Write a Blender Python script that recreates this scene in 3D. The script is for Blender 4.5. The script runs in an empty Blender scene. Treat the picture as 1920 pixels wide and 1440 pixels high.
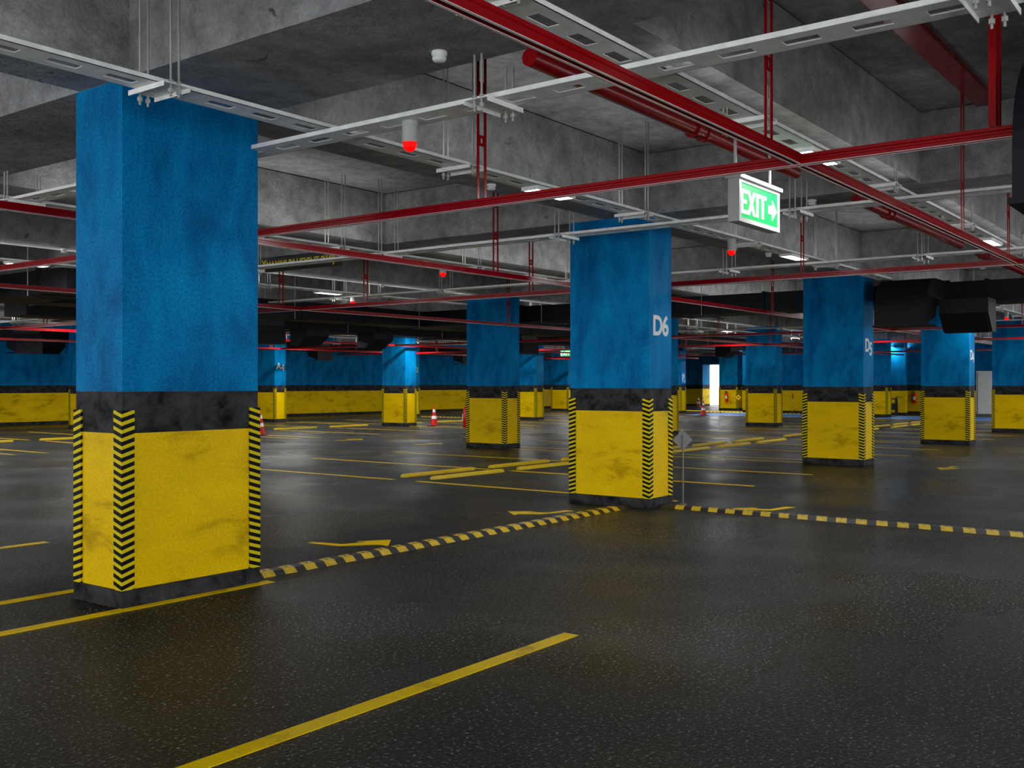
import bpy, math, random
from mathutils import Vector, Matrix
random.seed(7)
SC = bpy.context.scene
COL = SC.collection
R = math.radians

# ------------------------------------------------------------------ materials
def new_mat(name):
    m = bpy.data.materials.new(name); m.use_nodes = True
    nt = m.node_tree; b = nt.nodes['Principled BSDF']
    return m, nt, b

def noise(nt, scale, detail=4.0, rough=.55, coord='Object', stretch=None, dist=0.0):
    tc = nt.nodes.new('ShaderNodeTexCoord'); mp = nt.nodes.new('ShaderNodeMapping')
    nt.links.new(tc.outputs[coord], mp.inputs[0])
    if stretch: mp.inputs['Scale'].default_value = stretch
    n = nt.nodes.new('ShaderNodeTexNoise')
    n.inputs['Scale'].default_value = scale; n.inputs['Detail'].default_value = detail
    n.inputs['Roughness'].default_value = rough; n.inputs['Distortion'].default_value = dist
    nt.links.new(mp.outputs[0], n.inputs['Vector'])
    return n.outputs['Fac']

def ramp(nt, fac, stops):
    r = nt.nodes.new('ShaderNodeValToRGB')
    el = r.color_ramp.elements
    while len(el) < len(stops): el.new(0.5)
    for e, (p, c) in zip(el, stops):
        e.position = p
        e.color = (c, c, c, 1) if not isinstance(c, tuple) else (*c, 1)
    nt.links.new(fac, r.inputs[0])
    return r.outputs[0]

def mixc(nt, fac, a, b, mode='MIX'):
    m = nt.nodes.new('ShaderNodeMix'); m.data_type = 'RGBA'; m.blend_type = mode
    for s, v in ((m.inputs[0], fac), (m.inputs[6], a), (m.inputs[7], b)):
        if hasattr(v, 'links'): nt.links.new(v, s)
        elif isinstance(v, tuple): s.default_value = (*v, 1)
        else: s.default_value = v
    return m.outputs[2]

def bump(nt, b, h, strength, dist=0.02):
    n = nt.nodes.new('ShaderNodeBump'); n.inputs['Strength'].default_value = strength
    n.inputs['Distance'].default_value = dist
    nt.links.new(h, n.inputs['Height']); nt.links.new(n.outputs[0], b.inputs['Normal'])

def plain(name, col, rough=.5, metal=0.0, spec=.5, var=0.0, vscale=6.0):
    m, nt, b = new_mat(name)
    b.inputs['Base Color'].default_value = (*col, 1)
    b.inputs['Roughness'].default_value = rough; b.inputs['Metallic'].default_value = metal
    b.inputs['Specular IOR Level'].default_value = spec
    if var:
        f = noise(nt, vscale)
        c = ramp(nt, f, [(.3, tuple(x * (1 - var) for x in col)), (.7, tuple(min(1, x * (1 + var)) for x in col))])
        nt.links.new(c, b.inputs['Base Color'])
    return m

def emit(name, col, st):
    m, nt, b = new_mat(name)
    b.inputs['Base Color'].default_value = (*[c * .25 for c in col], 1); b.inputs['Specular IOR Level'].default_value = .15
    b.inputs['Emission Color'].default_value = (*col, 1); b.inputs['Emission Strength'].default_value = st
    return m

def painted(name, dark, mid, light, seed=0.0, rough=.5, stretch=(1, 1, .45), blotch=.55, bstr=.35, bscale=2.2, spec=.05, fineamt=.3):
    m, nt, b = new_mat(name)
    big = noise(nt, bscale, 5, .6, stretch=stretch, dist=.4)
    c1 = ramp(nt, big, [(.34, dark), (blotch, mid), (.74, light)])
    fine = noise(nt, 52, 4, .65)
    c2 = mixc(nt, fineamt, c1, ramp(nt, fine, [(.34, .2), (.68, .8)]), 'OVERLAY')
    nt.links.new(c2, b.inputs['Base Color'])
    b.inputs['Roughness'].default_value = rough; b.inputs['Specular IOR Level'].default_value = spec
    bump(nt, b, noise(nt, 22, 4, .65), bstr, .012)
    return m

M = {}
M['blue'] = painted('blue_wall_paint', (.0, .095, .26), (.0, .165, .40), (.0, .235, .51), rough=.6, fineamt=.5, blotch=.52, bscale=2.6)
M['charcoal'] = painted('charcoal_wall_paint', (.004, .004, .004), (.030, .030, .031), (.052, .052, .053), rough=.6, blotch=.5, stretch=(1, 1, 1.2), bscale=5)
M['yellow'] = painted('yellow_wall_paint', (.46, .29, .0), (.70, .455, .0), (.82, .54, .0), rough=.45, stretch=(.6, .6, 1.6), blotch=.45, bstr=.15)

def concrete(name, k, gain=1.0):
    m, nt, b = new_mat(name)
    big = noise(nt, .55, 6, .62, dist=.5)
    c1 = ramp(nt, big, [(.28, tuple(x * gain for x in (.075, .072, .068))), (.5, tuple(x * gain for x in (.15, .15, .152))), (.72, tuple(x * gain for x in (.20, .20, .205)))])
    med = noise(nt, 5.5, 5, .7, stretch=(1, 1, 1))
    c2 = mixc(nt, .55, c1, ramp(nt, med, [(.34, .22), (.68, .74)]), 'OVERLAY')
    pit = ramp(nt, noise(nt, 3.1, 6, .75, dist=1.2), [(.30, .25), (.36, 1.0)])
    c3 = mixc(nt, 1.0, c2, pit, 'MULTIPLY')
    fine = ramp(nt, noise(nt, 40, 3, .7), [(.3, .35), (.7, .65)])
    c4 = mixc(nt, .5, c3, fine, 'OVERLAY')
    nt.links.new(c4, b.inputs['Base Color'])
    b.inputs['Roughness'].default_value = .75
    b.inputs['Specular IOR Level'].default_value = .3
    bump(nt, b, noise(nt, 16, 5, .7, dist=.6), k, .02)
    return m
M['concrete'] = concrete('cast_concrete', .9, 1.85)

def asphalt():
    m, nt, b = new_mat('dark_asphalt')
    big = noise(nt, .55, 5, .6)
    c1 = ramp(nt, big, [(.3, .006), (.7, .013)])
    grain = noise(nt, 45, 3, .75)
    speck = ramp(nt, grain, [(.585, 0.0), (.66, .34)])
    c2 = mixc(nt, 1.0, c1, speck, 'ADD')
    grain2 = ramp(nt, noise(nt, 110, 2, .6), [(.35, .35), (.7, .75)])
    c3 = mixc(nt, 1.0, mixc(nt, .8, c2, grain2, 'OVERLAY'), (.90, .98, 1.0), 'MULTIPLY')
    nt.links.new(c3, b.inputs['Base Color'])
    rr = ramp(nt, noise(nt, .28, 3, .5), [(.38, .22), (.52, .33), (.66, .46)])
    nt.links.new(rr, b.inputs['Roughness'])
    b.inputs['Specular IOR Level'].default_value = .10
    bs = ramp(nt, noise(nt, .5, 3, .5), [(.35, .25), (.62, 1.0)])
    mu = nt.nodes.new('ShaderNodeMath'); mu.operation = 'MULTIPLY'
    nt.links.new(bs, mu.inputs[0]); nt.links.new(noise(nt, 55, 3, .7), mu.inputs[1])
    bump(nt, b, mu.outputs[0], 1.0, .03)
    return m
M['asphalt'] = asphalt()
M['line'] = painted('yellow_line_paint', (.50, .31, .0), (.84, .56, .0), (.92, .64, .0), rough=.45, stretch=(1, 1, 1), blotch=.45, bstr=.1)
M['white_line'] = plain('white_line_paint', (.6, .6, .6), .5, var=.1)
M['blue_line'] = plain('blue_line_paint', (.01, .19, .62), .45, var=.15)
M['stop'] = plain('yellow_rubber', (.68, .46, .0), .5, var=.08)
M['rubber'] = plain('black_rubber', (.012, .012, .013), .5, var=.3, vscale=20)
M['hump_yellow'] = plain('worn_yellow_rubber', (.62, .41, .01), .5, var=.2, vscale=25)
M['red'] = plain('glossy_red_paint', (.26, .0, .002), .22, .0, .35, var=.1)
M['galv'] = plain('galvanised_steel', (.86, .86, .84), .5, .0, .4, var=.12, vscale=9)
M['rod'] = plain('threaded_steel', (.42, .41, .38), .45, .5, var=.1)
M['sign_frame'] = plain('grey_sign_frame', (.42, .42, .41), .45, var=.05)
M['painted_glint'] = plain('painted_rail_highlight', (.85, .70, .70), .25, 0, .6)  # pale colour painted as the white highlight under the red rails
M['duct'] = plain('black_duct_metal', (.010, .010, .013), .5, .0, .14, var=.2)
M['duct_inner'] = plain('duct_louver_metal', (.006, .006, .006), .5)
M['white_plastic'] = plain('white_plastic', (.80, .80, .79), .35, var=.02)
M['grey_cap'] = plain('grey_lamp_housing', (.42, .42, .41), .4, var=.05)
M['panel'] = emit('light_panel_glow', (1, 1, .98), 14.0)
M['red_glow'] = emit('red_lamp_glow', (1, .0, .0), 2.2)
M['sign_green'] = emit('exit_sign_green', (.015, .62, .15), .85)
M['sign_white'] = emit('exit_sign_white', (1, 1, 1), 1.6)
M['cone_red'] = plain('cone_red_plastic', (.62, .005, .008), .4, var=.06)
M['white_band'] = plain('white_reflective_band', (.85, .85, .85), .4)
M['ext_red'] = plain('extinguisher_red', (.85, .004, .004), .25, var=.03)
M['label_white'] = plain('paper_label', (.75, .77, .78), .5)
M['black'] = plain('black_plastic', (.010, .010, .012), .4)
M['letter'] = plain('white_letter_paint', (.66, .66, .66), .5, var=.05)
M['sign_blue'] = plain('bright_blue_sign', (.02, .30, .85), .35)
M['sign_back'] = plain('grey_sign_back', (.16, .16, .16), .5, .1)
M['sign_yellow'] = plain('amber_sign_face', (.85, .48, .01), .45)
M['door'] = plain('white_door_paint', (.88, .88, .85), .45, var=.05, vscale=3)
M['board'] = plain('black_height_board', (.012, .012, .010), .5)
M['board_y'] = plain('yellow_sign_letters', (.85, .65, .0), .5)

def chevron():
    m, nt, b = new_mat('yellow_black_chevron')
    tc = nt.nodes.new('ShaderNodeTexCoord')
    dp = nt.nodes.new('ShaderNodeVectorMath'); dp.operation = 'DOT_PRODUCT'
    nt.links.new(tc.outputs['Object'], dp.inputs[0]); dp.inputs[1].default_value = (-.30 / .0566, -.30 / .0566, 1 / .0566)
    fr = nt.nodes.new('ShaderNodeMath'); fr.operation = 'FRACT'; nt.links.new(dp.outputs['Value'], fr.inputs[0])
    gt = nt.nodes.new('ShaderNodeMath'); gt.operation = 'GREATER_THAN'; gt.inputs[1].default_value = .46
    nt.links.new(fr.outputs[0], gt.inputs[0])
    c = mixc(nt, gt.outputs[0], (.62, .50, .0), (.002, .002, .004))
    nt.links.new(c, b.inputs['Base Color']); b.inputs['Roughness'].default_value = .5; b.inputs['Specular IOR Level'].default_value = .08
    return m
M['chevron'] = chevron()

# ------------------------------------------------------------------ mesh builder
class MB:
    def __init__(s): s.v = []; s.f = []; s.mi = []; s.ms = []; s.sm = []
    def _m(s, m):
        if m not in s.ms: s.ms.append(m)
        return s.ms.index(m)
    def poly(s, pts, faces, m, smooth=False):
        o = len(s.v); s.v += [tuple(p) for p in pts]; k = s._m(m)
        for f in faces: s.f.append([o + i for i in f]); s.mi.append(k); s.sm.append(smooth)
        return s
    def box(s, x0, x1, y0, y1, z0, z1, m, skip=''):
        p = [(x0,y0,z0),(x1,y0,z0),(x1,y1,z0),(x0,y1,z0),(x0,y0,z1),(x1,y0,z1),(x1,y1,z1),(x0,y1,z1)]
        F = {'b':(0,3,2,1),'t':(4,5,6,7),'s':(0,1,5,4),'n':(2,3,7,6),'w':(3,0,4,7),'e':(1,2,6,5)}
        return s.poly(p, [F[k] for k in F if k not in skip], m)
    def cyl(s, a, b, r, m, n=12, r2=None, caps=True, smooth=True):
        a = Vector(a); b = Vector(b); d = (b - a).normalized(); r2 = r if r2 is None else r2
        u = d.orthogonal().normalized(); w = d.cross(u)
        P = []
        for c, q in ((a, r), (b, r2)):
            for i in range(n):
                t = 2 * math.pi * i / n; P.append(c + (u * math.cos(t) + w * math.sin(t)) * q)
        s.poly(P, [(i, (i + 1) % n, n + (i + 1) % n, n + i) for i in range(n)], m, smooth)
        if caps:
            s.poly(P[:n], [tuple(range(n))[::-1]], m); s.poly(P[n:], [tuple(range(n))], m)
        return s
    def lathe(s, prof, m, n=24, c=(0, 0)):
        P = [(c[0] + r * math.cos(2 * math.pi * i / n), c[1] + r * math.sin(2 * math.pi * i / n), z) for r, z in prof for i in range(n)]
        F = [(j * n + i, j * n + (i + 1) % n, (j + 1) * n + (i + 1) % n, (j + 1) * n + i) for j in range(len(prof) - 1) for i in range(n)]
        s.poly(P, F, m, True)
        s.poly(P[:n], [tuple(range(n))[::-1]], m); s.poly(P[-n:], [tuple(range(n))], m)
        return s
    def prism(s, pts, h0, h1, m, axis='z'):
        n = len(pts)
        area = sum(pts[i][0] * pts[(i + 1) % n][1] - pts[(i + 1) % n][0] * pts[i][1] for i in range(n))
        if area < 0: pts = pts[::-1]
        def e(a, b, h): return {'z': (a, b, h), 'y': (a, h, b), 'x': (h, a, b)}[axis]
        P = [e(a, b, h0) for a, b in pts] + [e(a, b, h1) for a, b in pts]
        F = [tuple(range(n))[::-1], tuple(range(n, 2 * n))] + [(i, (i + 1) % n, n + (i + 1) % n, n + i) for i in range(n)]
        if axis == 'y': F = [f[::-1] for f in F]
        return s.poly(P, F, m)
    def build(s, name, parent=None, loc=None, rot=None, bevel=0):
        me = bpy.data.meshes.new(name); me.from_pydata(s.v, [], s.f)
        for m in s.ms: me.materials.append(M[m])
        me.polygons.foreach_set('material_index', s.mi); me.polygons.foreach_set('use_smooth', s.sm)
        me.update()
        o = bpy.data.objects.new(name, me); COL.objects.link(o)
        if parent: o.parent = parent
        if loc: o.location = loc
        if rot is not None: o.rotation_euler = (0, 0, rot)
        if bevel:
            bm = o.modifiers.new('bevel', 'BEVEL'); bm.width = bevel; bm.segments = 2; bm.limit_method = 'ANGLE'
        return o

def tag(o, label=None, cat=None, group=None, kind=None):
    for k, v in (('label', label), ('category', cat), ('group', group), ('kind', kind)):
        if v: o[k] = v
    return o
def empty(name, loc=(0, 0, 0), rz=0):
    o = bpy.data.objects.new(name, None); COL.objects.link(o); o.location = loc; o.rotation_euler = (0, 0, rz)
    o.empty_display_size = .1
    return o
def copy_tree(o, parent=None):
    c = o.copy(); COL.objects.link(c)
    if parent: c.parent = parent
    for ch in list(o.children): copy_tree(ch, c)
    return c
def text_mesh(name, body, size, mat, parent, loc, rot, depth=.002, bold=.0, align='LEFT', sx=1.0):
    cu = bpy.data.curves.new(name, 'FONT'); cu.body = body; cu.size = size; cu.extrude = depth; cu.offset = bold
    cu.align_x = align; cu.resolution_u = 4
    t = bpy.data.objects.new(name, cu); COL.objects.link(t)
    bpy.context.view_layer.update()
    me = bpy.data.meshes.new_from_object(t.evaluated_get(bpy.context.evaluated_depsgraph_get()))
    bpy.data.objects.remove(t); bpy.data.curves.remove(cu)
    me.materials.clear(); me.materials.append(M[mat]); me.name = name
    o = bpy.data.objects.new(name, me); COL.objects.link(o); o.parent = parent; o.location = loc; o.rotation_euler = rot
    o.scale = (sx, 1, 1)
    return o

SLAB, BEAM = 4.53, 3.75
# ------------------------------------------------------------------ setting
b = MB(); b.box(-7, 110, -9, 42, -.3, 0, 'asphalt'); tag(b.build('floor'), kind='structure')
ceil = MB().box(-7, 68.2, -9, 42, SLAB, SLAB + .3, 'concrete').build('ceiling'); tag(ceil, kind='structure')
YB = [(4.14, 1.2), (11.48, .6), (19.88, .6), (28.28, .6), (36.68, .6), (43.5, .6), (50.3, .6), (57.6, .6), (65, .6), (-3.5, .6)]
XB = [(-6.4, .6), (-.6, .6), (3.1, .6), (6.46, .64), (11.05, .6), (15.13, .64), (20.9, .6), (26.2, .64), (30.0, .6), (33.6, .64)]
for x, w in YB: MB().box(x, x + w, -9, 38.8, BEAM, SLAB - .016, 'concrete').box(x + .03, x + w - .03, -9, 38.8, SLAB - .016, SLAB + .05, 'concrete', 'tb').build('beam', ceil)
ye = 0
for y, w in XB: MB().box(-7, 67.9, y, y + w, BEAM + .0015, SLAB - .0165, 'concrete').box(-7, 67.9, y + .03, y + w - .03, SLAB - .0165, SLAB + .04, 'concrete', 'tb').build('beam', ceil)

def band_wall(b, x0, x1, y0, y1, ztop=SLAB):
    for z0, z1, m in ((0, .127, 'charcoal'), (.127, 1.238, 'yellow'), (1.238, 1.535, 'charcoal'), (1.535, ztop, 'blue')):
        b.box(x0, x1, y0, y1, z0, z1, m, 'bt' if z1 < ztop else 'b')
b = MB(); band_wall(b, -7, 68, 38.8, 39.1); tag(b.build('wall_back'), kind='structure')
# far wall blocks behind the right-hand pillars
b = MB(); band_wall(b, 58.6, 58.9, -9, 15.3); band_wall(b, 56.8, 58.6, 15.3, 16.0); band_wall(b, 53.9, 54.2, 15.3, 24.2); band_wall(b, 56.8, 58.6, 16.0, 24.2)
tag(b.build('wall_far'), kind='structure')
b = MB(); band_wall(b, 58.25, 58.6, 24.2, 27.6); tag(b.build('wall_inner'), kind='structure')
b = MB(); band_wall(b, 68, 69.2, 33.65, 38.8); b.box(68, 69.2, 27.6, 33.65, 3.0, SLAB, 'blue'); band_wall(b, 58.6, 69.2, 27.3, 27.6)
tag(b.build('wall_right'), kind='structure')
# far road deck outside the exit
tag(MB().box(69.2, 100, 20, 48, .0, .03, 'white_line').build('trim_1'), kind='structure')

# ------------------------------------------------------------------ pillars
def pillar_mesh(w1, w2):
    b = MB()
    for z0, z1, m in ((0, .127, 'charcoal'), (.127, 1.238, 'yellow'), (1.238, 1.535, 'charcoal'), (1.535, BEAM, 'blue')):
        e = .012 if z0 == 0 else 0
        b.box(-e, w1 + e, -e, w2 + e, z0, z1, m, '' if z0 == 0 else 'b')
    return b
def guard_mesh():
    b = MB(); t, L, z0, z1 = .014, .088, .127, 1.402
    pts = [(-t, -t), (L, -t), (L, 0), (0, 0), (0, L), (-t, L)]
    b.prism(pts, z0, z1, 'chevron')
    return b
def make_pillar(w1, w2):
    r = empty('pillar')
    pillar_mesh(w1, w2).build('shaft', r)
    first = None
    for (x, y, a) in ((0, 0, 0), (w1, 0, R(90)), (w1, w2, R(180)), (0, w2, R(270))):
        if first is None: g = first = guard_mesh().build('corner_guard', r)
        else: g = first.copy(); COL.objects.link(g); g.parent = r
        g.location = (x, y, 0); g.rotation_euler = (0, 0, a)
    return r
def bay_number(r, s, z=2.225):
    t = text_mesh('bay_letter', s[0], .355, 'letter', r, (.09, -.003, z), (R(90), 0, 0), bold=.010, sx=1.0)
    low = -.065 if s[1] in '3459' else 0
    text_mesh('bay_number', s[1], .355, 'letter', r, (.34, -.003, z + low), (R(90), 0, 0), bold=.010, sx=1.0)
P7 = make_pillar(1.2, .6); P7.location = (4.14, 6.55, 0)
tag(P7, 'large near blue and yellow pillar at the left, striped guards on its corners', 'pillar', 'painted concrete pillars')
P6 = make_pillar(.6, 1.2)
plist = [(11.48, 6.43, 'blue and yellow pillar numbered D6 left of the hanging exit sign', 'D6'),
 (19.88, 6.43, 'blue and yellow pillar numbered D5 left of the curved black duct hood', 'D5'),
 (28.28, 6.43, 'blue and yellow pillar numbered D4 beside the white door', 'D4'),
 (36.68, 6.43, 'blue and yellow pillar cut off by the right edge of the picture', None),
 (11.48, 15.13, 'blue and yellow pillar standing hidden behind the large near pillar', None),
 (19.88, 15.13, 'unnumbered blue and yellow pillar left of pillar D6, red extinguisher on its left side', None),
 (28.28, 15.13, 'narrow strip of pillar showing just right of pillar D6', None),
 (36.68, 15.13, 'blue and yellow pillar midway between pillars D6 and D5', None),
 (50.3, 15.13, 'distant pillar between pillars D5 and D4, blue bay marking before it', None),
 (28.28, 26.2, 'distant pillar directly left of the nearer traffic cone in the left half', None),
 (36.68, 26.2, 'distant pillar between the two nearest middle pillars, left of D6', None),
 (50.3, 26.2, 'distant narrow pillar bearing the small blue parking sign', None),
 (57.6, 26.2, 'far pillar with red extinguisher right of the bright white exit', None),
 (28.28, 33.6, 'distant pillar numbered A4 just right of the large near pillar', 'A4'),
 (36.68, 33.6, 'far pillar bearing a number 3, partly behind the pillar left of the cone', 'A3'),
 (50.3, 33.6, 'far pillar showing as a slim strip just left of pillar D6', None),
 (19.88, 33.6, 'far pillar peeking out behind the left side of the large near pillar', None)]
for i, (x, y, lab, num) in enumerate(plist):
    p = P6 if i == 0 else copy_tree(P0)
    if i == 0: P0 = make_pillar(.6, 1.2) if False else None
    if i == 0:
        P0 = P6
    p.location = (x, y, 0); tag(p, lab, 'pillar', 'painted concrete pillars')
    p['_num'] = num or ''
for o in [o for o in COL.objects if o.name.startswith('pillar') and '_num' in o]:
    if o['_num']: bay_number(o, o['_num'])
    del o['_num']

# ------------------------------------------------------------------ cable trays (perforated steel channels)
TZ = 3.46; TX_UP = .06; TW = .25
GAPS = {'x': [(19.35, 22.1)], 'y': [(18.7, 19.9), (22.7, 23.9), (36.2, 37.4)]}
def tray_plate(L, off=0.0):
    b = MB(); w = TW; s = .085
    b.box(0, L, 0, s, TZ, TZ + .004, 'galv'); b.box(0, L, w - s, w, TZ, TZ + .004, 'galv')
    x = -off; pitch, slot = .38, .2
    while x < L:
        a, c = max(0, x), min(L, x + pitch - slot)
        if c > a: b.box(a, c, s, w - s, TZ, TZ + .004, 'galv')
        x += pitch
    b.box(0, L, 0, .004, TZ, TZ + .032, 'galv'); b.box(0, L, w - .004, w, TZ, TZ + .032, 'galv')
    b.box(0, L, .004, .02, TZ + .028, TZ + .032, 'galv'); b.box(0, L, w - .02, w - .004, TZ + .028, TZ + .032, 'galv')
    return b
def hanger(top):
    b = MB(); w = TW
    b.box(-.10, .10, -.07, w + .07, TZ - .008, TZ - .002, 'galv'); b.box(-.10, -.095, -.07, w + .07, TZ - .035, TZ - .008, 'galv'); b.box(.095, .10, -.07, w + .07, TZ - .035, TZ - .008, 'galv')
    for y in (-.045, w + .045):
        for x in (-.03, .03):
            b.cyl((x, y, TZ - .085), (x, y, top), .008, 'rod', 8)
            b.cyl((x, y, TZ - .06), (x, y, TZ - .035), .017, 'rod', 6, smooth=False)
            b.cyl((x, y, TZ - .002), (x, y, TZ + .02), .017, 'rod', 6, smooth=False)
    return b
def in_beam(v, lst): return any(a - .1 < v < a + w + .1 for a, w in lst)
hm = {}
def run_tray(axis, pos, a, c, label, off=0.0):
    r = empty('cable_tray', (a, pos - TW / 2, 0) if axis == 'x' else (pos + TW / 2, a, 0), 0 if axis == 'x' else R(90))
    tag(r, label, 'cable tray', 'perforated steel cable trays under the ceiling')
    r.location.z = TX_UP if axis == 'x' else 0
    cuts = [a] + [v for g in GAPS[axis] for v in g if a < v < c] + [c]
    for i in range(0, len(cuts) - 1, 2):
        ph = (off + cuts[i] - a) % .38
        tray_plate(cuts[i + 1] - cuts[i], ph).build('perforated_channel', r, (cuts[i] - a, 0, 0))
    k0 = (3.97 if axis == 'x' else 4.2); h = k0 - 3.07 * 4
    while h < c - .3:
        if h > a + .3 and not any(g[0] - .2 < h < g[1] + .2 for g in GAPS[axis]):
            under = in_beam(h, YB if axis == 'x' else XB) or in_beam(pos, XB if axis == 'x' else YB)
            top = round((BEAM if under else SLAB) - r.location.z, 3)
            if top not in hm: hm[top] = hanger(top).build('hanger', r); o = hm[top]
            else: o = hm[top].copy(); COL.objects.link(o); o.parent = r
            o.location = (h - a, 0, 0)
        h += 3.07
TX = [(3.13, 'broad cable tray with square holes running beside the long red rail'), (5.86, 'cable tray passing in front of the tops of both nearest numbered and large pillars'),
      (10.72, 'cable tray running close above the second red rail, behind the large pillar'), (16.0, 'cable tray with a light panel beneath the maximum height board'),
      (25.2, 'distant cable tray above the middle pillars, slanting down to the right'), (31.5, 'farthest cable tray slanting down to the right')]
TY = [(5.40, 'nearest cross tray carrying the closest red dome lamp'), (10.80, 'cross tray passing the top of pillar D6 behind the exit sign'),
      (15.67, 'third cross tray, ending near the top of pillar D5'), (24.5, 'fourth cross tray behind pillar D5, far away'), (33.0, 'farthest cross tray, mostly behind ducts')]
for y, l in TX: run_tray('x', y, -3, 57, l, .05)
for x, l in TY: run_tray('y', x, -4, 37, l, .28)

# ------------------------------------------------------------------ light panels
def make_panel():
    r = empty('light_panel')
    b = MB(); L, W, t = .66, .20, .018
    b.box(0, L, 0, t, -.035, 0, 'galv'); b.box(0, L, W - t, W, -.035, 0, 'galv'); b.box(0, t, t, W - t, -.035, 0, 'galv'); b.box(L - t, L, t, W - t, -.035, 0, 'galv')
    b.box(t, L - t, t, W - t, -.006, 0, 'galv')
    b.build('frame', r)
    MB().box(t, L - t, t, W - t, -.024, -.008, 'panel').build('diffuser', r)
    return r
pan = make_panel(); first = True
rown = {3.13: 'tray beside the long red rail', 5.86: 'tray crossing the near pillars', 10.72: 'tray above the second red rail', 16.0: 'tray behind the height board', 25.2: 'distant tray over the middle pillars', 31.5: 'farthest tray'}
ords = ['first', 'second', 'third', 'fourth', 'fifth', 'sixth', 'seventh', 'eighth', 'ninth', 'tenth']
LIGHTS = []
for y, _ in TX:
    for k in range(-1, 8):
        x = 8.10 + 6.465 * k
        if k == -1 and y < 10: continue
        o = pan if first else copy_tree(pan); first = False
        o.location = (x, y - .10, TZ + TX_UP - .001)
        LIGHTS.append((x + .33, y))
        tag(o, 'glowing white light panel, %s along the %s' % (ords[max(0, k if y < 10 else k + 1)], rown[y]), 'light', 'light panels under the trays')

# ------------------------------------------------------------------ red rails with hangers
RZ = 3.02
def rail(L):
    b = MB(); h = .032; w = .034
    prof = [(-w, -h), (-.012, -h), (-.012, -h + .016), (.012, -h + .016), (.012, -h), (w, -h), (w, -.012), (w - .008, -.006), (w - .008, .006), (w, .012), (w, h), (-w, h), (-w, .012), (-w + .008, .006), (-w + .008, -.006), (-w, -.012)]
    b.prism([(p, RZ + q) for p, q in prof], 0, L, 'red', 'x')
    for s in (-1, 1): b.box(0, L, min(s * .016, s * .030), max(s * .016, s * .030), RZ - h - .0025, RZ - h, 'painted_glint')  # thin pale strips imitate the glint along the rail underside
    return b
def red_hanger(top, thick=False):
    b = MB(); z0 = RZ + .03
    if thick:
        for s in (-.05, .05): b.box(-.02, .02, s - .02, s + .02, z0, top, 'red')
        return b
    for s in (-.045, .045): b.box(-.004, .004, s - .013, s + .013, z0, top, 'red')
    z = z0 + .42
    while z < top - .1:
        b.box(-.004, .004, -.032, .032, z, z + .022, 'red'); b.box(-.004, .004, -.032, .032, z + .062, z + .084, 'red')
        b.box(-.004, .004, -.032, -.014, z + .022, z + .062, 'red'); b.box(-.004, .004, .014, .032, z + .022, z + .062, 'red')
        z += .42
    b.box(-.004, .004, -.058, .058, top - .02, top, 'red')
    return b
def run_rail(axis, pos, a, c, hs, label, dz=0.0):
    r = empty('red_rail', (a, pos, dz) if axis == 'x' else (pos, a, dz), 0 if axis == 'x' else R(90))
    tag(r, label, 'ceiling rail', 'red steel rails hung below the ceiling')
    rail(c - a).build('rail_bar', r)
    for h, thick in hs:
        if a < h < c:
            under = in_beam(h, YB if axis == 'x' else XB) or in_beam(pos, XB if axis == 'x' else YB)
            red_hanger((BEAM if under else SLAB) - dz, thick).build('hanger', r, (h - a, 0, 0), R(90) if axis == 'x' else 0)
hx = [(5.85, 0), (10.55, 0), (12.65, 0), (19.65, 0), (27.0, 0), (35.5, 0), (44.2, 0)]
hy = [(1.3, 1), (5.04, 0), (9.45, 0), (13.1, 0), (18.0, 0), (24.0, 0), (30.5, 0)]
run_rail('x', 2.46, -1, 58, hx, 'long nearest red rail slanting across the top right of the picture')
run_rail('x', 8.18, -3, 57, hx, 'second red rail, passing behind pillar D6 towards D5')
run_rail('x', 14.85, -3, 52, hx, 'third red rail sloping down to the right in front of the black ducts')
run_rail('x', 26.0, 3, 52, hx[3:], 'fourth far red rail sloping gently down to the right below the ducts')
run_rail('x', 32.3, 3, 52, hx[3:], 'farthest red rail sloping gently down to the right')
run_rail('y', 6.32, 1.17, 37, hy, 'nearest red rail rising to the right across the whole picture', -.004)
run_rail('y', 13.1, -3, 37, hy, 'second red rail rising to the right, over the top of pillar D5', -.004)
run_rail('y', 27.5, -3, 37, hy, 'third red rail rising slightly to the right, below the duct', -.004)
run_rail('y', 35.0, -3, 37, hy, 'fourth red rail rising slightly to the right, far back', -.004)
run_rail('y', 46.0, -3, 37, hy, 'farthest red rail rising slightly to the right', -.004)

# round red pipes with couplings
def pipe(x0, x1, y, z, coup, label):
    r = empty('red_pipe', (x0, y, z)); tag(r, label, 'pipe', 'round red pipes under the beams')
    MB().cyl((0, 0, 0), (x1 - x0, 0, 0), .058, 'red', 20).build('pipe_body', r)
    for cx in coup:
        q = cx - x0
        MB().cyl((q - .06, 0, 0), (q - .02, 0, 0), .078, 'red', 20).cyl((q + .12, 0, 0), (q + .16, 0, 0), .078, 'red', 20).cyl((q - .02, 0, 0), (q + .12, 0, 0), .064, 'red', 20).build('coupling', r)
pipe(5.25, 9.7, 3.80, 3.66, [7.55], 'thick round red pipe with coupling behind the nearest long rail')
pipe(11.5, 16.2, 3.80, 3.66, [12.6], 'round red pipe with coupling right of the exit sign')
pipe(17.2, 22, 3.80, 3.66, [17.6], 'round red pipe at the right picture edge above the duct')
# flat red channel fixed to the slab
b = MB(); b.box(5.9, 11.46, 2.32, 2.53, SLAB - .05, SLAB - .02, 'red'); b.box(5.9, 11.46, 2.32, 2.34, SLAB - .02, SLAB, 'red'); b.box(5.9, 11.46, 2.51, 2.53, SLAB - .02, SLAB, 'red')
tag(b.build('ceiling_channel'), 'broad flat red steel channel fixed to the slab at top right', 'steel channel')

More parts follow.
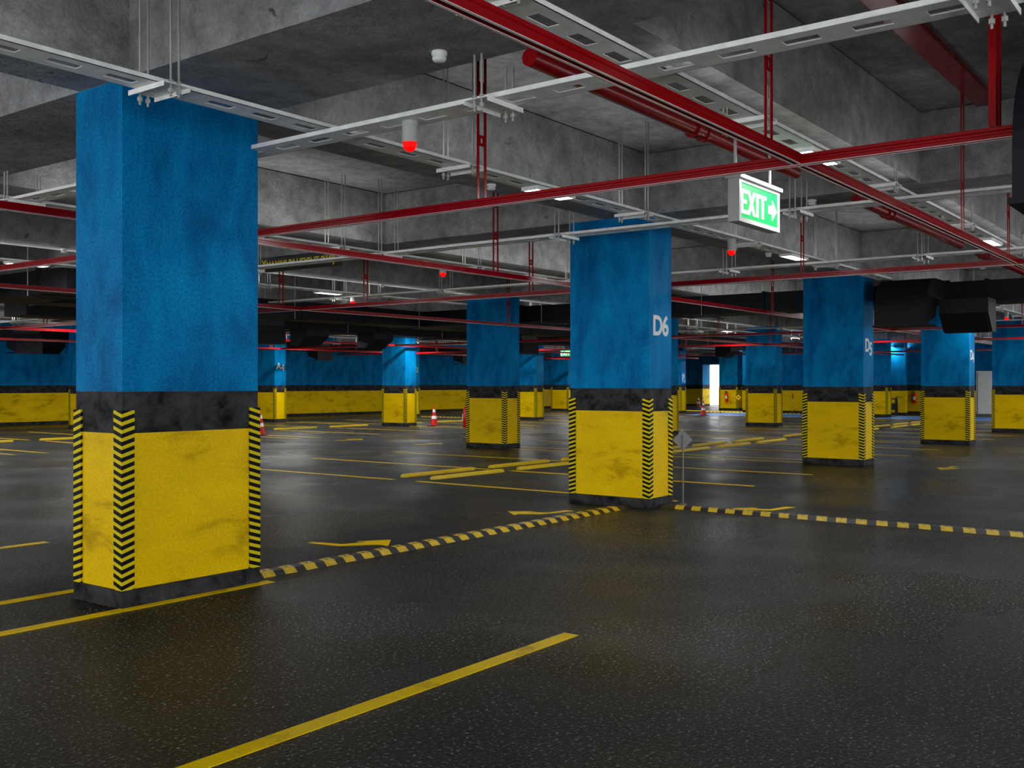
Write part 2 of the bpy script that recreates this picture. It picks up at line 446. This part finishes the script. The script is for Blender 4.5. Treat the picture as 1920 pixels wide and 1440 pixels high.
# ------------------------------------------------------------------ ducts
DZ0, DZ1 = 3.16, 3.57
def duct(axis, pos, w, a, c, flanges, label):
    r = empty('air_duct', (a, pos, 0) if axis == 'x' else (pos + w, a, 0), 0 if axis == 'x' else R(90))
    tag(r, label, 'air duct', 'black rectangular air ducts')
    L = c - a
    MB().box(0, L, 0, w, DZ0, DZ1, 'duct').build('duct_body', r)
    first = None
    for f in flanges:
        if first is None:
            first = MB().box(-.03, .03, -.025, 0, DZ0 - .025, DZ1 + .025, 'duct').box(-.03, .03, w, w + .025, DZ0 - .025, DZ1 + .025, 'duct').box(-.03, .03, 0, w, DZ0 - .025, DZ0, 'duct').box(-.03, .03, 0, w, DZ1, DZ1 + .025, 'duct').build('flange', r); o = first
        else: o = first.copy(); COL.objects.link(o); o.parent = r
        o.location = (f - a, 0, 0)
    n = 0; x = 1.2
    while x < L:
        h = MB()
        for yy in (-.04, w + .04): h.cyl((0, yy, DZ0 - .05), (0, yy, SLAB), .008, 'rod', 6)
        h.box(-.02, .02, -.07, w + .07, DZ0 - .055, DZ0 - .026, 'duct'); h.build('duct_hanger', r, (x, 0, 0)); x += 4.4
duct('y', 21.0, 1.0, -4, 18.795, [-1.5, .3, 2.4, 4.47, 6.7, 8.95, 11.15, 13.35, 15.5], 'long black air duct crossing behind pillars D6 and D5')
duct('x', 18.8, 1.0, 2, 52, [8.4, 10.5, 12.6, 14.6, 16.7, 18.8, 24, 26.1, 28.3, 30.5, 33, 36, 39], 'black air duct sloping down to the right behind the third rail')
duct('x', 22.8, 1.0, 12, 44, [14, 17, 20.2, 23.4, 26.6, 29.8, 33], 'second parallel black air duct, lower and farther back')
duct('x', 36.3, 1.0, 8, 56, [12, 16, 20, 24, 28, 32, 36, 40], 'farthest black air duct running along the back blue wall')
b = duct('y', 9.3, 1.0, 16.35, 18.795, [17.3], 'short black duct branch behind the left side of the large pillar')

def hood(w=.9, drop=.86, reach=1.6):
    # elbow bending forward (-x) and down, open at the bottom; local origin at duct side, top z
    b = MB(); rad = .62; t = .012; n = 10
    outer = [(0, 0), (-reach + rad, 0)] + [(-reach + rad - rad * math.sin(R(90) * i / n), -rad + rad * math.cos(R(90) * i / n)) for i in range(1, n + 1)] + [(-reach, -drop), (-reach + .62, -drop + .16), (-reach + .72, -.41), (0, -.41)]
    b.prism(outer, 0, w, 'duct', 'y')
    return b, outer
def hood_thing(name, x, y, z, rz, label, w=.9, drop=.86, reach=1.6):
    r = empty(name, (x, y, z), rz); tag(r, label, 'duct outlet', 'black duct outlets hanging from the ducts')
    b, o = hood(w, drop, reach); b.build('elbow', r)
    MB().box(-reach - .01, -reach + .60, -.02, w + .02, -drop - .035, -drop - .001, 'duct').build('outlet_rim', r)
    MB().box(-.05, 0, -.03, w + .03, -.44, .03, 'duct').build('collar', r)
    return r
def louver_thing(x, y, z, rz, label, w=.8, d=.7, h=.55):
    r = empty('louver_outlet', (x, y, z), rz); tag(r, label, 'duct outlet', 'black duct outlets hanging from the ducts')
    pts = [(0, 0), (0, -h * .55), (-.0, -h * .6), (d * .75, -h), (d, -h * .9), (d, 0)]
    MB().prism([(p - d, q) for p, q in [(0, 0), (0, -h * .45), (d * .55, -h), (d, -h), (d, 0)]], 0, w, 'duct', 'y').build('outlet_box', r)
    b = MB(); n = 7
    for i in range(n):
        f = (i + .5) / n; px = -d + d * .55 * f; pz = -h * .45 - h * .55 * f
        b.prism([(px - .05, pz + .01), (px + .01, pz - .045), (px + .03, pz - .035), (px - .03, pz + .02)], .03, w - .03, 'duct_inner', 'y')
    b.build('louvers', r)
    return r
hood_thing('duct_hood', 21.0, 5.15, 3.57, 0, 'large curved black duct hood right of pillar D5', .95, .88, 1.55)
louver_thing(20.6, 4.22, 3.16, 0, 'black louvred duct outlet in front of pillar D4', .85, .62, .60)
hood_thing('duct_hood', 7.55, .05, 3.47, 0, 'black curved hood cut off at the upper right picture edge', 1.1, .88, 1.55)
MB2 = duct('y', 7.55, .9, -6, 1.2, [-4, -2], 'near black duct outside the right picture edge')
for x, y, kind, lab in ((18.3, 22.8, 'h', 'black duct hood low beside the right edge of the large pillar'),
     (20.6, 22.8, 'l', 'black boxy outlet above number A4, right of the low hood'),
     (23.3, 22.8, 'l', 'louvred outlet left of the distant pillar by the cone'),
     (30.0, 22.8, 'h', 'duct hood between the middle pillar and pillar D6'), (40.0, 18.8, 'l', 'black outlet behind the gap between pillars D5 and D4'),
     (18.9, 36.3, 'h', 'far duct hood at the left picture edge'), (20.2, 36.3, 'l', 'far duct outlet second from the left picture edge'), (21.6, 36.3, 'h', 'far duct hood just left of the large pillar'),
     (32.7, 36.3, 'h', 'small far duct hood above the back wall right of A4'), (43.0, 36.3, 'h', 'small far duct hood left of the middle pillar'), (12.0, 18.8, 'l', 'louvred outlet hidden behind the large pillar')):
    if kind == 'h': hood_thing('duct_hood', x, y, 3.57, R(90), lab, .95, .88, 1.5)
    else: louver_thing(x, y, 3.16, R(90), lab, .85, .7, .45)

# ------------------------------------------------------------------ smoke detectors and red lamps
def smoke():
    r = empty('smoke_detector')
    MB().lathe([(.020, -.068), (.040, -.062), (.047, -.050), (.047, -.040), (.034, -.036)], 'white_plastic', 24).build('sensor_head', r)
    MB().lathe([(.034, -.036), (.038, -.030), (.051, -.026), (.052, -.006), (.049, 0)], 'white_plastic', 24).build('base_plate', r)
    return r
sd = smoke(); first = True
for x, y, l in ((5.04, 4.37, 'near beam at top centre'), (8.72, 6.82, 'beam behind the left hanger'), (11.72, 4.39, 'beam right of the exit sign'), (8.77, 15.5, 'beam left of the large pillar'),
             (16.0, 15.5, 'beam above the black ducts'), (16.05, 6.75, 'beam right of pillar D6'), (20.15, 4.35, 'beam above the duct hood'), (24.0, 6.75, 'beam behind pillar D5'), (24.3, 15.4, 'beam over the gap right of D6'), (32.5, 15.4, 'beam behind pillar D6')):
    o = sd if first else copy_tree(sd); first = False
    o.location = (x, y, BEAM); tag(o, 'round white smoke detector under the ' + l, 'smoke detector', 'white smoke detectors on the beams')
def lamp():
    r = empty('dome_lamp')
    MB().cyl((0, 0, -.14), (0, 0, 0), .055, 'grey_cap', 24).cyl((0, 0, -.035), (0, 0, -.015), .06, 'grey_cap', 24).cyl((0, 0, -.15), (0, 0, -.14), .058, 'grey_cap', 24).build('housing', r)
    MB().lathe([(.004, -.215), (.022, -.210), (.038, -.197), (.047, -.178), (.050, -.15)], 'red_glow', 24).build('red_dome', r)
    return r
rl = lamp(); first = True
for x, y, l in ((5.40, 4.96, 'nearest red dome lamp under the cross tray'), (12.7, 5.86, 'red dome lamp below the exit sign'), (12.45, 10.72, 'red dome lamp above the middle pillar'),
             (15.6, 16.0, 'red dome lamp above the crossing of two rails'), (29.9, 5.86, 'red dome lamp over the right edge pillar'), (23.9, 25.2, 'small far red dome lamp right of the black outlet'), (34.5, 25.2, 'small far red dome lamp right of the distant pillar'), (23.5, 16.0, 'red dome lamp hidden behind the middle pillar top')):
    o = rl if first else copy_tree(rl); first = False
    o.location = (x, y, (TZ if x == 5.40 else TZ + TX_UP) - .001); tag(o, l, 'lamp', 'red dome lamps hanging from trays')

# ------------------------------------------------------------------ EXIT sign
def exit_sign(loc, label, rz=0, scale=1.0, rodtop=SLAB):
    r = empty('exit_sign', loc, rz); tag(r, label, 'exit sign')
    W, H, T = .83, .35, .10
    b = MB()
    b.box(0, W, 0, T, 0, .035, 'sign_frame'); b.box(0, .04, 0, T, .035, H - .03, 'sign_frame'); b.box(W - .04, W, 0, T, .035, H - .03, 'sign_frame'); b.box(0, W, 0, T, H - .03, H, 'sign_frame')
    b.box(-.02, W + .02, -.02, T + .02, H, H + .03, 'sign_frame'); b.build('housing', r)
    g = MB().box(.04, W - .04, .008, T - .008, .035, H - .03, 'sign_green').build('green_face', r)
    ro = MB()
    for x in (.03, W - .10): ro.cyl((x, T / 2, H + .03), (x, T / 2, rodtop - loc[2]), .013, 'sign_frame', 12)
    ro.build('hanging_rods', r)
    # letters built as blocks
    t = MB(); y0, y1 = .0, .007
    zb, zt = .072, .268
    def rect(x0, x1, z0, z1): t.box(x0, x1, y0, y1, z0, z1, 'sign_white')
    s = .030
    rect(.045, .045 + s, zb, zt); rect(.045, .155, zb, zb + s); rect(.045, .155, zt - s, zt); rect(.045, .145, (zb + zt) / 2 - s / 2, (zb + zt) / 2 + s / 2)
    t.prism([(.165, zb), (.205, zb), (.325, zt), (.285, zt)], y0, y1, 'sign_white', 'y'); t.prism([(.285, zb), (.325, zb), (.205, zt), (.165, zt)], y0 + .0005, y1, 'sign_white', 'y')
    rect(.345, .382, zb, zt)
    rect(.400, .545, zt - s, zt); rect(.455, .492, zb, zt)
    t.build('exit_letters', r)
    MB().prism([(.595, .135), (.675, .135), (.675, .085), (.765, .17), (.675, .255), (.675, .205), (.595, .205)], y0, y1, 'sign_white', 'y').build('arrow', r)
    return r
exit_sign((7.69, 3.48, 2.905), 'illuminated green EXIT sign with right arrow hanging by two rods')
exit_sign((39.6, 26.9, 2.85), 'tiny far green exit sign just left of pillar D6', R(-90))

# ------------------------------------------------------------------ height board
r = empty('height_board', (11.50, 14.0, 3.515)); tag(r, 'black hanging board with yellow MAXIMUM HEIGHT text', 'height sign')
MB().box(0, .12, -1.85, 0, 0, .20, 'board').build('board_panel', r)
text_mesh('height_text', "MAXIMUM HEIGHT 2'10", .172, 'board_y', r, (-.004, -.93, .045), (R(90), 0, R(-90)), align='CENTER', bold=.003, sx=.9)
for y in (-.07, -1.78):
    for z in (.0, .10):
        MB().prism([(y - .055, z + .09), (y - .03, z + .09), (y, z + .045), (y + .03, z + .09), (y + .055, z + .09), (y, z + .0)], -.012, -.001, 'board_y', 'x').build('chevron_mark', r)

# ------------------------------------------------------------------ floor markings
def paint(pts, mat, name, label, cat, group=None, h=.003):
    x = sum(p[0] for p in pts) / len(pts); y = sum(p[1] for p in pts) / len(pts)
    o = MB().prism([(p[0] - x, p[1] - y) for p in pts], 0, h, mat).build(name, None, (x, y, .0005))
    return tag(o, label, cat, group)
for y, x0, l in ((3.60, -1.5, 'broad yellow line nearest the camera, running to bottom left'), (6.505, -1.5, 'yellow line along the foot of the large near pillar'), (7.42, -1.5, 'yellow line ending behind the left foot of the large pillar'),
              (9.92, -1.5, 'short yellow line at the left edge, pointing at the large pillar'), (12.4, -1.5, 'yellow line hidden behind the large pillar'), (14.9, -1.5, 'far yellow line hidden behind the large pillar, back')):
    w = .055
    paint([(x0, y - w), (5.43, y - w), (5.43, y + w), (x0, y + w)], 'line', 'painted_line', l, 'floor line', 'yellow parking bay lines')
ords2 = ['first', 'second', 'third', 'fourth', 'fifth']
for k in range(0, 5):
    X0 = 11.48 + 8.4 * k
    for j, dx in enumerate((.97, 3.52, 6.02, 8.62)):
        if k == 4 and j > 0: continue
        for rn, (y0, y1) in (('nearer', (6.55, 11.28)), ('farther', (11.8, 16.6))):
            x = X0 + dx; w = .05
            paint([(x - w, y0), (x + w, y0), (x + w, y1), (x - w, y1)], 'line', 'painted_line', 'thin yellow bay line, %s of the %s block back from pillar D6, %s row' % (ords2[j], ords2[k], rn), 'floor line', 'yellow parking bay lines')
for k in range(-1, 4):
    X0 = 11.48 + 8.4 * k
    for j, dx in enumerate((.97, 3.52, 6.02, 8.62)):
        if k == -1 and j < 3: continue
        for rn, (y0, y1) in (('front', (22.74, 27.45)), ('back', (28.4, 33.1))):
            x = X0 + dx; w = .05
            paint([(x - w, y0), (x + w, y0), (x + w, y1), (x - w, y1)], 'line', 'painted_line', 'distant yellow bay line, %s of the %s block near the back wall, %s row' % (ords2[j], ords2[k + 1], rn), 'floor line', 'yellow parking bay lines')
# blue bays
paint([(47.8, -4), (52.0, -4), (52.0, 15.0), (47.8, 15.0)], 'blue_line', 'painted_strip', 'bright blue painted strip on the floor left and right of pillar D4', 'floor marking')
paint([(47.8, 16.5), (52.0, 16.5), (52.0, 24.5), (47.8, 24.5)], 'blue_line', 'painted_strip', 'bright blue painted strip on the floor below the white exit', 'floor marking')
paint([(47.6, -4), (47.8, -4), (47.8, 24.5), (47.6, 24.5)], 'white_line', 'painted_line', 'white edge line on the near side of the blue strip', 'floor line')
paint([(52.0, -4), (52.2, -4), (52.2, 24.5), (52.0, 24.5)], 'white_line', 'painted_line', 'white edge line on the far side of the blue strip', 'floor line')
paint([(53.9, 24.6), (55.4, 24.6), (57.2, 33), (55.7, 33)], 'line', 'painted_line', 'wide yellow line on the floor before the bright exit', 'floor line')

# arrows
arrows = [([(6.97,7.78),(7.04,7.78),(7.11,7.44),(7.38,7.33),(7.33,7.46),(7.61,7.25),(7.31,7.0),(7.31,7.14),(7.01,7.38)], 'curved yellow floor arrow pointing right beyond the nearest striped hump'),
 ([(10.18,7.7),(9.95,7.43),(10.06,7.45),(10.22,7.21),(10.71,7.07),(10.71,7.19),(10.37,7.23),(10.27,7.48),(10.4,7.43)], 'curved yellow floor arrow pointing left before pillar D6'),
 ([(12.17,5.61),(11.96,5.37),(12.11,5.38),(12.24,5.1),(12.75,4.99),(12.73,5.12),(12.35,5.18),(12.28,5.4),(12.42,5.36)], 'curved yellow floor arrow beyond the right hand striped hump'),
 ([(20.44,5.23),(19.9,5.02),(20.54,4.83),(20.54,5.0),(20.96,4.96),(21.0,5.09),(20.55,5.08)], 'small yellow floor arrow on the right between pillars D5 and D4'),
 ([(20.03,21.3),(20.1,21.1),(20.7,21.0),(20.7,20.8),(21.15,21.3),(20.7,21.5),(20.65,21.25)], 'far small yellow arrow on the floor right of the near pillar'),
 ([(19.86,18.15),(20.0,17.95),(20.5,17.85),(20.5,17.65),(20.95,18.1),(20.55,18.3),(20.5,18.05)], 'small yellow arrow on the floor in front of the near cone')]
for pts, l in arrows: paint(pts, 'line', 'floor_arrow', l, 'floor arrow', 'yellow turning arrows on the floor')

# speed humps
def hump(L, mat_first, label, loc, rz, flip):
    r = empty('speed_hump', loc, rz); tag(r, label, 'speed hump', 'yellow and black rubber speed humps')
    w = .25; h = .035
    MB().prism([(0, 0), (w, 0), (w - .07, h), (.07, h)], 0, L, 'rubber', 'x').build('rubber_body', r)
    b = MB(); x = .06 + (.08 if flip else 0); sk = -.08 if flip else .08
    e = .002
    while x + .21 < L:
        for (y0, z0, y1, z1) in ((.0, e, .07, h + e), (.07, h + e, w - .07, h + e), (w - .07, h + e, w, e)):
            a0, a1 = x + sk * y0 / w, x + sk * y1 / w
            b.poly([(a0, y0, z0), (a0 + .125, y0, z0), (a1 + .125, y1, z1), (a1, y1, z1)], [(0, 1, 2, 3)], 'hump_yellow')
        b.cyl((x + .0625 + sk / 2, w / 2, h), (x + .0625 + sk / 2, w / 2, h + .004), .014, 'rubber', 10)
        x += .23
    b.build('yellow_blocks', r)
hump(6.02, 0, 'striped speed hump between the large near pillar and pillar D6', (5.42, 6.64, 0), 0, False)
hump(8.0, 0, 'striped speed hump running from pillar D6 to the right edge', (11.90, -1.62, 0), R(90), True)
hump(9.4, 0, 'far striped speed hump beside the blue strip near the exit', (52.75, 16.6, 0), R(90), True)
hump(6.1, 0, 'far striped speed hump right of the traffic cone in the left half', (37.15, 27.45, 0), R(90), True)

# wheel stops
def wheel_stop():
    r = empty('wheel_stop'); b = MB(); L, w, h = 1.93, .14, .055
    prof = [(0, 0), (w, 0), (w, .03), (w - .03, h), (.03, h), (0, .03)]
    b.prism(prof, .07, L - .07, 'stop', 'x')
    for s, x0, x1 in ((1, .07, 0), (-1, L - .07, L)):
        P = [(x0, p, q) for p, q in prof] + [(x1, .03 + (p / w) * (w - .06), q * .8) for p, q in prof]; n = 6
        F = [(i, (i + 1) % n, n + (i + 1) % n, n + i) for i in range(n)] + [tuple(range(n, 2 * n))]
        b.poly(P, F if s < 0 else [f[::-1] for f in F], 'stop')
    b.build('stop_body', r)
    e = MB()
    for x in (.3, L - .3): e.cyl((x, w / 2, h - .01), (x, w / 2, h + .003), .018, 'black', 10)
    e.build('bolt_caps', r)
    return r
ws = wheel_stop(); first = True
for k in range(0, 4):
    X0 = 11.48 + 8.4 * k
    for j, dx in enumerate((1.34, 3.75, 6.2)):
        for y, rn in ((11.21, 'near'), (11.88, 'back')):
            o = ws if first else copy_tree(ws); first = False
            o.location = (X0 + dx, y, 0)
            tag(o, 'yellow wheel stop, %s of the %s block seen behind pillar D6, %s line' % (ords2[j], ords2[k], rn), 'wheel stop', 'yellow wheel stops on the floor')
for k in range(-1, 3):
    X0 = 11.48 + 8.4 * k
    for j, dx in enumerate((1.34, 3.75, 6.2) if k < 0 else (.9, 3.6, 6.2)):
        if k == -1 and j == 0: continue
        o = copy_tree(ws); o.location = (X0 + dx + (3.0 if False else 0), 27.85, 0)
        tag(o, 'distant yellow wheel stop, %s of the %s block by the back wall' % (ords2[j], ords2[k + 1]), 'wheel stop', 'yellow wheel stops on the floor')

# ------------------------------------------------------------------ traffic cones
def cone():
    r = empty('traffic_cone')
    MB().box(-.19, .19, -.19, .19, 0, .03, 'black').build('base', r, bevel=.01)
    def rr(z): return .145 - (.145 - .022) * (z - .03) / .71
    MB().lathe([(rr(.03), .03), (rr(.74), .74)], 'cone_red', 28).build('cone_body', r)
    for z0, z1 in ((.27, .38), (.52, .63)):
        MB().lathe([(rr(z0) + .002, z0), (rr(z1) + .002, z1)], 'white_band', 28).build('reflective_band', r)
    return r
cn = cone(); first = True
for x, y, l in ((29.37, 26.08 - .35, 'red and white traffic cone right of the distant pillar in the left half'), (47.2, 23.31, 'nearer of the two cones by the bright exit'),
             (69.28 - 6, 34.82 - 3.2, 'farther small cone in front of the far wall left of the exit'), (20.75, 25.33, 'traffic cone half hidden by the right edge of the large pillar')):
    o = cn if first else copy_tree(cn); first = False
    o.location = (x, y, 0); tag(o, l, 'traffic cone', 'red and white traffic cones')

# ------------------------------------------------------------------ fire extinguishers
def extinguisher():
    r = empty('fire_extinguisher')
    MB().lathe([(.075, 0), (.085, .015), (.085, .44), (.070, .50), (.035, .54), (.030, .56)], 'ext_red', 24).build('cylinder', r)
    MB().box(-.088, -.02, -.055, .055, .18, .36, 'label_white').build('paper_label', r)
    b = MB(); b.cyl((0, 0, .56), (0, 0, .60), .028, 'black', 12); b.box(-.02, .02, -.015, .13, .60, .62, 'black'); b.prism([(0, .625), (.14, .68), (.14, .665), (0, .61)], -.015, .015, 'black', 'x'); b.build('valve_handle', r)
    h = MB(); pts = [(0, .03, .59), (0, .11, .57), (0, .135, .45), (0, .125, .30), (0, .115, .15)]
    for a, c in zip(pts, pts[1:]): h.cyl(a, c, .012, 'black', 8)
    h.build('hose', r)
    return r
ex = extinguisher()
for i, (x, y, z, rz, l) in enumerate(((57.5, 26.85, .52, 0, 'red fire extinguisher on the far pillar beside the bright exit'), (56.69, 15.62, .56, 0, 'red fire extinguisher on the wall left of pillar D4'),
                          (20.0, 16.44, .48, R(-90), 'red fire extinguisher on the left side of the middle pillar'))):
    o = ex if i == 0 else copy_tree(ex)
    o.location = (x, y, z); o.rotation_euler = (0, 0, rz); tag(o, l, 'fire extinguisher', 'wall mounted red extinguishers')

# ------------------------------------------------------------------ small road signs
def road_sign(loc, rz, shape, hs, zc, face, back, label):
    r = empty('road_sign', loc, rz); tag(r, label, 'road sign', 'small road signs on posts')
    MB().cyl((0, 0, .012), (0, 0, zc + hs * .5), .010, 'sign_back', 12).build('post', r)
    MB().lathe([(.05, 0), (.05, .012)], 'sign_back', 20).build('foot', r)
    n = 4 if shape == 'diamond' else 8
    off = 0 if n == 4 else R(22.5)
    pts = [(hs * math.cos(2 * math.pi * i / n + off), zc + hs * math.sin(2 * math.pi * i / n + off)) for i in range(n)]
    MB().prism(pts, -.022, -.016, face, 'y').build('sign_face', r)
    MB().prism(pts, -.016, -.012, back, 'y').build('sign_back', r)
    return r
road_sign((12.16, 6.30, 0), R(126.87 + 8), 'diamond', .135, .85, 'sign_yellow', 'sign_back', 'grey back of a small diamond road sign beside pillar D6')
s = road_sign((56.2, 25.5, 0), R(-53), 'diamond', .17, .80, 'sign_yellow', 'sign_back', 'small amber diamond road sign before the far extinguisher')
MB().prism([(-.05, .74), (-.02, .74), (-.02, .80), (.03, .80), (.03, .77), (.08, .82), (.03, .87), (.03, .84), (-.05, .84)], -.026, -.0225, 'black', 'y').build('arrow_symbol', s)
road_sign((52.9, 20.9, 0), R(8), 'octagon', .16, .95, 'cone_red', 'sign_back', 'small red octagonal sign on thin post before the far wall')

# parking sign on the far pillar
r = empty('parking_sign', (50.36, 26.185, 1.62)); tag(r, 'small bright blue P6 parking sign on a far pillar', 'parking sign')
MB().box(0, .48, -.012, 0, 0, .60, 'sign_blue').build('sign_plate', r)
text_mesh('sign_letter', 'P', .55, 'white_band', r, (.04, -.016, .12), (R(90), 0, 0), bold=.02)
text_mesh('sign_digit', '6', .24, 'white_band', r, (.31, -.016, .05), (R(90), 0, 0), bold=.008)

# ------------------------------------------------------------------ black barrier posts
def barrier(loc, label):
    r = empty('ticket_post', loc); tag(r, label, 'ticket post', 'black ticket posts')
    MB().box(-.06, .06, -.06, .06, 0, .80, 'black').build('post', r, bevel=.01)
    MB().box(-.16, -.06, -.02, .26, .28, .62, 'black').build('control_box', r, bevel=.01)
    MB().cyl((0, 0, .80), (0, 0, .92), .05, 'black', 12).cyl((-.02, -.05, .84), (-.02, .28, .84), .03, 'black', 10).build('reader_head', r)
barrier((53.2, 15.55, 0), 'black ticket post before the yellow recess left of pillar D4')
barrier((56.4, 24.9, 0), 'black post half hidden left of the pillar between D6 and D5')

# door
r = empty('door_1', (58.59, 12.35, 0)); tag(r, kind='structure')
MB().box(-.03, 0, -.62, .62, 0, 2.28, 'door').build('door_frame', r)
MB().box(-.055, -.031, -.55, .55, .01, 2.2, 'door').build('door_leaf', r)
MB().box(-.06, -.0551, .535, .56, .01, 2.2, 'black').cyl((-.10, -.45, 1.02), (-.10, -.33, 1.02), .012, 'galv', 8).cyl((-.10, -.45, 1.02), (-.055, -.45, 1.02), .012, 'galv', 8).build('door_handle', r)

# ------------------------------------------------------------------ world, lights, camera
w = bpy.data.worlds.new('world'); SC.world = w; w.use_nodes = True
bg = w.node_tree.nodes['Background']; bg.inputs[0].default_value = (.93, .97, 1.0, 1); bg.inputs[1].default_value = 3.4
cam = bpy.data.cameras.new('camera'); cam.lens = 36; cam.sensor_width = 36; cam.clip_start = .05; cam.clip_end = 500
co = bpy.data.objects.new('camera', cam); COL.objects.link(co); co.location = (0, 0, 1.59); co.rotation_euler = (R(90), 0, math.atan2(-.8, .6))
SC.camera = co
for i, (x, y) in enumerate(LIGHTS):
    la = bpy.data.lights.new('panel_light', 'AREA'); la.shape = 'RECTANGLE'; la.size = .6; la.size_y = .16; la.energy = 30 if y < 12 else (42 if y < 25 else 125); la.color = (1, 1, .97)
    lo = bpy.data.objects.new('panel_light', la); COL.objects.link(lo); lo.location = (x, y, TZ + .02)
xs = sorted(YB)
for y, _ in TX + [(21.0, ''), (36.0, '')]:
    for (a, wa), (c, wc) in zip(xs, xs[1:]):
        if a > 56: continue
        x0, x1 = a + wa + .5, c - .5
        la = bpy.data.lights.new('added_ceiling_fill', 'AREA'); la.shape = 'RECTANGLE'; la.size = x1 - x0; la.size_y = .16  # unseen fill light added at tray height to brighten the ceiling
        la.energy = (x1 - x0) * (.7 if y < 4 else 2.2 if y < 10 else 3.1 if y < 12 else 6.0 if y < 25 else 17); la.color = (1, 1, .98)
        lo = bpy.data.objects.new('added_ceiling_fill', la); COL.objects.link(lo); lo.location = ((x0 + x1) / 2, y, TZ + .12); lo.rotation_euler = (R(180), 0, 0)
vs = SC.view_settings; vs.view_transform = 'Standard'; vs.look = 'None'; vs.gamma = 1; vs.use_curve_mapping = False; vs.exposure = 0.0
